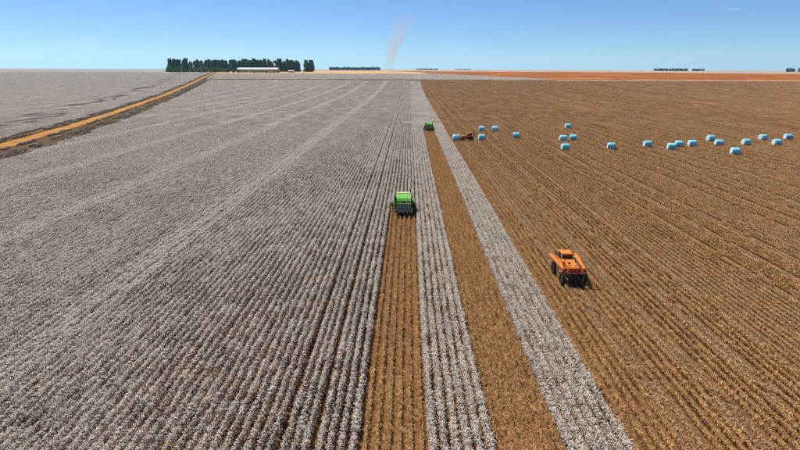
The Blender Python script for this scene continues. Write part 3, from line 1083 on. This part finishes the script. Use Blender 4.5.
BM, BE = bale_mesh()
BALES = [
    (30.3, 224.5, 'blue wrapped bale at the back left of the left group of four, directly behind another'),
    (35.8, 224.8, 'blue wrapped bale at the back of the left group, right of its back left bale'),
    (26.4, 195.2, 'first separate blue bale to the right of the small orange tractor'),
    (40.3, 202.2, 'blue wrapped bale standing alone at the right end of the left group'),
    (69.5, 237.2, 'farthest blue bale, at the back of the middle diamond of four'),
    (55.4, 193.8, 'left hand bale of the close pair inside the middle diamond'),
    (59.7, 196.0, 'right hand bale of the close pair inside the middle diamond'),
    (49.9, 171.2, 'nearest blue bale of the middle diamond of four'),
    (65.5, 174.0, 'lone blue bale between the middle diamond and the long right hand line'),
    (79.5, 179.5, 'leftmost blue bale of the long line at the right'),
    (84.6, 173.5, 'front bale of the overlapping pair in the right hand line'),
    (90.2, 180.0, 'rear bale of the overlapping pair in the right hand line'),
    (95.5, 182.0, 'blue bale just right of the overlapping pair in the right line'),
    (109.3, 196.2, 'blue bale set back behind the middle of the right line, above its neighbour'),
    (105.3, 183.5, 'blue bale just below and right of the set back one in the right line'),
    (99.4, 164.0, 'nearest and largest blue bale of the right hand line'),
    (115.6, 185.5, 'blue bale behind and right of the nearest bale in the right line'),
    (130.1, 199.5, 'third blue bale from the right edge, set back in the line'),
    (125.8, 185.2, 'second blue bale from the right edge, lower than both its neighbours'),
    (140.8, 201.8, 'rightmost blue bale of all, by the right edge'),
    (17.05, 194.2, 'blue wrapped bale held against the fork of the small orange tractor'),
]
for i, (x, y, lab) in enumerate(BALES):
    e = empty('cotton_bale', (x, y, 0), R(random.uniform(-14, 14)) if i < 20 else R(3))
    o = bpy.data.objects.new('wrap', BM); COL.objects.link(o); o.parent = e
    for m_ in BE:
        o = bpy.data.objects.new('end_face', m_); COL.objects.link(o); o.parent = e
    tag(e, lab, 'bale', 'blue wrapped cotton bales')

# ------------------------------------------------------------------ trees and farmstead
M['crown'] = mat('tree_foliage', (0.045, 0.088, 0.042), 0.8, (0.08, 0.135, 0.055), 0.25, 0.1, vary=0.25)
M['crown_far'] = mat('far_foliage', (0.03, 0.055, 0.032), 0.85, (0.045, 0.075, 0.042), 0.1, 0.1)
M['crown_b'] = mat('bush_foliage', (0.085, 0.13, 0.022), 0.8, (0.12, 0.18, 0.04), 0.3, 0.1, vary=0.25)
translucent(M['crown'], (0.13, 0.21, 0.07), 0.4)
translucent(M['crown_b'], (0.22, 0.32, 0.06), 0.4)
M['bark'] = mat('bark', (0.16, 0.12, 0.09), 0.9, (0.26, 0.21, 0.16), 0.8, 0.1)


def crown_mesh(seed, h, rad, base, n=900, leaf=0.8, lobes=14):
    rs = np.random.RandomState(seed)
    C = []
    for k in range(lobes):
        t = rs.uniform(0, 1)
        zc = h * (base + (1 - base) * t)
        rr = rad * (1.0 - 0.62 * t ** 1.6) * rs.uniform(0.25, 0.75)
        a = rs.uniform(0, 6.28)
        lr = rad * rs.uniform(0.32, 0.55) * (1.0 - 0.35 * t)
        m = n // lobes
        d = rs.normal(size=(m, 3)); d /= np.linalg.norm(d, axis=1)[:, None]
        d *= (rs.uniform(0.35, 1, m) ** 0.5)[:, None]
        C.append(np.array([math.cos(a) * rr, math.sin(a) * rr, zc - lr * 0.5]) + d * lr * np.array([1, 1, 1.35]))
    C = np.concatenate(C)
    V = tri_cloud(rs, C, leaf)
    me = bpy.data.meshes.new('crown')
    me.from_pydata(V.tolist(), [], np.arange(len(V)).reshape(-1, 3).tolist())
    return me


def trunk_mesh(seed, h, r):
    rs = random.Random(seed)
    b = MB()
    p = Vector((0, 0, -0.3))
    for k in range(4):
        q = Vector((rs.uniform(-0.3, 0.3), rs.uniform(-0.3, 0.3), h * 0.72 * (k + 1) / 4))
        b.cyl(p, q, r * (1 - k * 0.2), r * (1 - (k + 1) * 0.2), n=7)
        p = q
    for k in range(6):
        z = h * rs.uniform(0.3, 0.7)
        a = rs.uniform(0, 6.28)
        b.cyl((0, 0, z), (math.cos(a) * h * 0.10, math.sin(a) * h * 0.10, z + h * 0.12), r * 0.35, r * 0.12, n=5)
    me = bpy.data.meshes.new('trunk')
    b.bm.to_mesh(me)
    b.bm.free()
    me.materials.append(M['bark'])
    return me


TALL = []
for k in range(6):
    cm = crown_mesh(50 + k, 30, 6.2, 0.08, 3000, 0.85, 34); cm.materials.append(M['crown'])
    TALL.append((cm, trunk_mesh(k, 30, 0.42)))
ROUND = []
for k in range(4):
    cm = crown_mesh(80 + k, 12, 5.2, 0.16, 1200, 0.65, 18); cm.materials.append(M['crown_b'])
    ROUND.append((cm, trunk_mesh(20 + k, 12, 0.3)))
DARK = []
for k in range(3):
    cm = crown_mesh(95 + k, 30, 7.0, 0.10, 3000, 0.9, 34); cm.materials.append(M['crown'])
    DARK.append((cm, trunk_mesh(30 + k, 28, 0.5)))


def tree(name, proto, x, y, s, label, group, rz=None, cat='tree', sz=1.0):
    e = empty(name, (x, y, float(zt(y)) + 0.05), random.uniform(0, 6.28))
    e.scale = (s * 1.22, s * 1.22, s * sz)
    for nm, me in (('crown', proto[0]), ('trunk', proto[1])):
        o = bpy.data.objects.new(nm, me); COL.objects.link(o); o.parent = e
    tag(e, label, cat, group)
    return e


def bx(px, y): return (px - 409.0) / 555.0 * y     # a bearing in the view turned into metres at distance y


rnd = random.Random(21)
# dark broad clump at the left end of the windbreak
for k, px in enumerate((167.5, 169.8, 172.2, 174.5, 177, 179.3, 181.6, 184, 186)):
    tree('broad_tree', DARK[k % 3], bx(px, 1190) + rnd.uniform(-2, 2), 1190 + rnd.uniform(-8, 14), rnd.uniform(0.84, 0.94),
         'tall broad dark tree in the clump at the left end of the windbreak', 'dark clump at the left end of the windbreak')
# long windbreak of slender trees
def WB(px, row):
    where = 'left of the white warehouse' if px < 236 else 'behind the white warehouse' if px < 281 else 'right of the white warehouse'
    return 'slender tall green tree in the %s row of the windbreak, %s' % (row, where), 'windbreak %s row %s' % (row, where)


px = 188.5
k = 0
while px < 299:
    if not 0: pass
    s = 0.80 + 0.05 * math.sin(px * 0.55) + rnd.uniform(-0.06, 0.09)
    if px < 200: s *= 0.9
    tree('windbreak_tree', TALL[k % 6], bx(px, 1235) + rnd.uniform(-1.5, 1.5), 1235 + rnd.uniform(-6, 10), s,
         *WB(px, 'front'))
    if rnd.random() < 0.75:
        tree('windbreak_tree', TALL[(k + 3) % 6], bx(px + 1.0, 1262) + rnd.uniform(-1.5, 1.5), 1262 + rnd.uniform(-6, 10), s * rnd.uniform(0.85, 1.0),
             *WB(px, 'back'))
    px += rnd.uniform(1.5, 2.4)
    k += 1
for k, px in enumerate((304.5, 307, 309.5, 312)):
    tree('windbreak_tree', TALL[(k + 2) % 6], bx(px, 1235), 1235 + rnd.uniform(-6, 6), rnd.uniform(0.78, 0.88),
         'slender green tree in the short clump at the right end of the windbreak', 'short clump at the right end of the windbreak')
# lower, brighter bushes in front
for k, px in enumerate((166, 169, 173, 177, 181, 190, 194, 198, 201, 205, 209, 213, 216, 219, 222, 226)):
    y = 1150 + rnd.uniform(-8, 12)
    tree('bushy_tree', ROUND[k % 4], bx(px, y), y, rnd.uniform(0.62, 1.0),
         'low bright green bushy tree in front of the left half of the windbreak', 'bushy trees before the windbreak')
for k, px in enumerate((253, 257, 261, 265, 269, 273, 277)):
    tree('clipped_shrub', ROUND[k % 4], bx(px, 1120), 1120 + rnd.uniform(-2, 2), rnd.uniform(0.36, 0.46),
         'low dark green shrub in the row before the white warehouse', 'shrub row before the warehouse', cat='shrub', sz=0.8)
for k, px in enumerate((232, 236.5)):
    tree('clipped_shrub', ROUND[(k + 1) % 4], bx(px, 1125), 1125, 0.5,
         'dark green shrub by the left end of the white warehouse', 'shrubs at the warehouse corner', cat='shrub')

# warehouse
M['sheet_roof'] = mat('pale_roof_sheet', (0.56, 0.56, 0.55), 0.6, (0.44, 0.44, 0.43), 0.12, 0.2)
M['wall_tan'] = mat('tan_wall', (0.50, 0.40, 0.28), 0.85, (0.42, 0.33, 0.22), 0.15, 0.1)
M['door_grey'] = mat('grey_door', (0.22, 0.22, 0.22), 0.6, (0.28, 0.28, 0.27), 0.5, 0.3)


def warehouse(name, cx, y, ln, dp, hw, hr, label, doors):
    t = empty(name, (cx, y, float(zt(y - dp / 2))))
    b = MB()
    b.box((0, 0, hw / 2 - 0.2), (ln, dp, hw + 0.4))
    b.build('wall', M['wall_tan'], t)
    # gabled roof, ridge along x, with overhang
    prof = [(-dp / 2 - 0.8, hw - 0.15), (0, hr), (dp / 2 + 0.8, hw - 0.15), (dp / 2 + 0.8, hw + 0.05), (0, hr + 0.25), (-dp / 2 - 0.8, hw + 0.05)]
    rf = MB().prism(prof, -ln / 2 - 0.6, ln / 2 + 0.6).build('roof', M['sheet_roof'], t)
    k = int(ln / 12)
    for i in range(k):
        x = -ln / 2 + (i + 0.5) * ln / k
        MB().cyl((x, 0, hr + 0.1), (x, 0, hr + 0.9), 0.4, n=8).build('roof_vent', M['steel'], rf)
    for x, wd, hh in doors:
        d = MB().box((x, -dp / 2 - 0.04, hh / 2), (wd, 0.14, hh), 0.02).build('door', M['door_grey'], t)
        MB().box((x, -dp / 2 - 0.14, hh / 2), (0.12, 0.06, hh * 0.96)).build('door_rail', M['steel'], d)
    return tag(t, label, 'warehouse')


warehouse('warehouse', bx(257, 1155), 1160, 84, 24, 6.5, 9.3, 'long white roofed warehouse in front of the windbreak', [(-36, 6, 5), (-24, 6, 5), (10, 6, 5)])
warehouse('shed', bx(290.5, 1150), 1150, 11, 8, 3.2, 4.4, 'small white roofed shed right of the long warehouse', [(0, 2.4, 2.4)])
# water tower by the warehouse
t = empty('water_tower', (bx(274, 1185), 1185, float(zt(1185))))
b = MB()
for sx in (-1, 1):
    for sy in (-1, 1): b.cyl((sx * 2, sy * 2, -0.3), (sx * 1.5, sy * 1.5, 13), 0.2, n=6)
for z in (4, 8, 12): b.box((0, 0, z), (3.6, 0.12, 0.12)); b.box((0, 0.2, z + 0.2), (0.12, 3.6, 0.12))
b.build('tower_frame', M['white'], t)
b = MB(); b.cyl((0, 0, 13), (0, 0, 17), 2.3, n=18); b.cyl((0, 0, 17), (0, 0, 18), 2.35, 0.3, n=18)
b.build('tank', M['white'], t)
tag(t, 'thin white water tower behind the right end of the warehouse', 'water tower')


def belt(name, x0, x1, y, h, n, label, seed):
    """a distant belt of trees that reads as one mass"""
    rs = np.random.RandomState(seed)
    C = []
    xs_ = np.linspace(x0, x1, n)
    for x in xs_:
        hh = h * rs.uniform(0.75, 1.05)
        m = 240
        d = rs.normal(size=(m, 3)); d /= np.linalg.norm(d, axis=1)[:, None]
        d *= (rs.uniform(0.2, 1, m) ** 0.4)[:, None]
        rr = hh * 0.36
        C.append(np.array([x + rs.uniform(-2, 2), y + rs.uniform(-10, 10), float(zt(y)) + hh * 0.52]) + d * np.array([rr, rr, hh * 0.5]))
    V = tri_cloud(rs, np.concatenate(C), h * 0.085)
    o = raw(name, V.tolist(), np.arange(len(V)).reshape(-1, 3).tolist(), M['crown_far'])
    return tag(o, label, 'trees', kind='stuff')


belt('distant_trees', bx(329, 2500), bx(379, 2500), 2500, 15, 46, 'long low dark belt of trees right of the windbreak on the horizon', 1)
belt('distant_trees', bx(416, 4200), bx(437, 4200), 4200, 13, 24, 'faint blue belt of trees on the horizon near the smoke column', 2)
belt('distant_trees', bx(455, 6000), bx(470, 6000), 6000, 13, 20, 'faintest thin line of trees above the orange field', 6)
belt('distant_trees', bx(653, 3000), bx(684, 3000), 3000, 15, 40, 'dark belt of trees on the horizon above the bales', 3)
belt('distant_trees', bx(690, 3100), bx(700, 3100), 3100, 14, 14, 'short clump of trees beside the belt on the right horizon', 4)
belt('distant_trees', bx(781, 1950), bx(900, 1950), 1950, 14, 50, 'dark belt of trees at the right edge of the horizon', 5)

# ------------------------------------------------------------------ smoke column
def smoke(name, px0, y, pts, label, dens, col):
    V, F = [], []
    n = 20
    for k, (dx, z, r) in enumerate(pts):
        for j in range(n):
            a = 6.28319 * j / n
            V.append((bx(px0, y) + dx + math.cos(a) * r, y + math.sin(a) * r, float(zt(y)) + z))
    for k in range(len(pts) - 1):
        for j in range(n):
            F.append((k * n + j, k * n + (j + 1) % n, (k + 1) * n + (j + 1) % n, (k + 1) * n + j))
    F.append(tuple(range(n))[::-1])
    F.append(tuple((len(pts) - 1) * n + j for j in range(n)))
    m = bpy.data.materials.new('smoke_volume')
    m.use_nodes = True
    nn, l = m.node_tree.nodes, m.node_tree.links
    nn.remove(nn['Principled BSDF'])
    pv = nn.new('ShaderNodeVolumePrincipled')
    pv.inputs['Color'].default_value = (*col, 1)
    pv.inputs['Anisotropy'].default_value = 0.2
    tc = nn.new('ShaderNodeTexCoord')
    nz = nn.new('ShaderNodeTexNoise')
    nz.inputs['Scale'].default_value = 0.028
    nz.inputs['Detail'].default_value = 3
    l.new(tc.outputs['Object'], nz.inputs['Vector'])
    mr = nn.new('ShaderNodeMapRange')
    mr.inputs['From Min'].default_value = 0.15
    mr.inputs['From Max'].default_value = 0.7
    mr.inputs['To Max'].default_value = dens
    l.new(nz.outputs['Fac'], mr.inputs['Value'])
    # thins out with height
    sx = nn.new('ShaderNodeSeparateXYZ')
    l.new(tc.outputs['Object'], sx.inputs[0])
    fz = nn.new('ShaderNodeMapRange')
    fz.inputs['From Min'].default_value = 19
    fz.inputs['From Max'].default_value = 19 + pts[-1][1]
    fz.inputs['To Min'].default_value = 2.0
    fz.inputs['To Max'].default_value = 0.02
    l.new(sx.outputs['Z'], fz.inputs['Value'])
    mu = nn.new('ShaderNodeMath'); mu.operation = 'MULTIPLY'
    l.new(mr.outputs[0], mu.inputs[0]); l.new(fz.outputs[0], mu.inputs[1])
    l.new(mu.outputs[0], pv.inputs['Density'])
    l.new(pv.outputs[0], nn['Material Output'].inputs['Volume'])
    o = raw(name, V, F, m)
    return tag(o, label, 'smoke', kind='stuff')


smoke('smoke', 388, 2200, [(0, 0.3, 20), (3, 22, 19), (10, 55, 24), (24, 100, 32), (45, 145, 40), (70, 190, 44), (92, 225, 34)],
      'faint pinkish column of smoke rising from the horizon', 0.0085, (0.66, 0.46, 0.40))

# ------------------------------------------------------------------ thin cloud wisp, high and far to the right
def cloud(loc, size, dens):
    b = bmesh.new()
    bmesh.ops.create_icosphere(b, subdivisions=4, radius=1.0)
    rs = random.Random(9)
    for v in b.verts:
        k = 1 + 0.18 * math.sin(v.co.x * 5 + 1) * math.sin(v.co.y * 4) + 0.12 * math.sin(v.co.x * 11)
        v.co = Vector((v.co.x * size[0] * k, v.co.y * size[1] * k, v.co.z * size[2] * k))
    me = bpy.data.meshes.new('cloud'); b.to_mesh(me); b.free()
    m = bpy.data.materials.new('cloud_vapour'); m.use_nodes = True
    nn, l = m.node_tree.nodes, m.node_tree.links
    nn.remove(nn['Principled BSDF'])
    pv = nn.new('ShaderNodeVolumePrincipled')
    pv.inputs['Color'].default_value = (1, 1, 1, 1)
    tc = nn.new('ShaderNodeTexCoord'); nz = nn.new('ShaderNodeTexNoise'); mr = nn.new('ShaderNodeMapRange')
    nz.inputs['Scale'].default_value = 0.012
    nz.inputs['Detail'].default_value = 3
    l.new(tc.outputs['Object'], nz.inputs['Vector'])
    mr.inputs['From Min'].default_value = 0.35; mr.inputs['From Max'].default_value = 0.75; mr.inputs['To Max'].default_value = dens
    l.new(nz.outputs['Fac'], mr.inputs['Value']); l.new(mr.outputs[0], pv.inputs['Density'])
    l.new(pv.outputs[0], nn['Material Output'].inputs['Volume'])
    me.materials.append(m)
    o = bpy.data.objects.new('cloud', me); COL.objects.link(o); o.location = loc
    return tag(o, 'faint small white cloud wisp high at the upper right', 'cloud', kind='stuff')


cloud((5072, 9000, 941), (125, 70, 20), 0.003)

# ------------------------------------------------------------------ haze
def haze(dens):
    b = MB()
    b.box((0, 6500, 125), (44000, 37000, 256))
    m = bpy.data.materials.new('haze_air')
    m.use_nodes = True
    nn, l = m.node_tree.nodes, m.node_tree.links
    nn.remove(nn['Principled BSDF'])
    pv = nn.new('ShaderNodeVolumePrincipled')
    pv.inputs['Color'].default_value = (0.38, 0.74, 1.0, 1)
    pv.inputs['Density'].default_value = dens
    pv.inputs['Anisotropy'].default_value = 0.3
    l.new(pv.outputs[0], nn['Material Output'].inputs['Volume'])
    o = b.build('haze', m)
    tag(o, 'thin pale air haze over the whole plain', 'haze', kind='stuff')


HAZE = 0.000042
if HAZE: haze(HAZE)
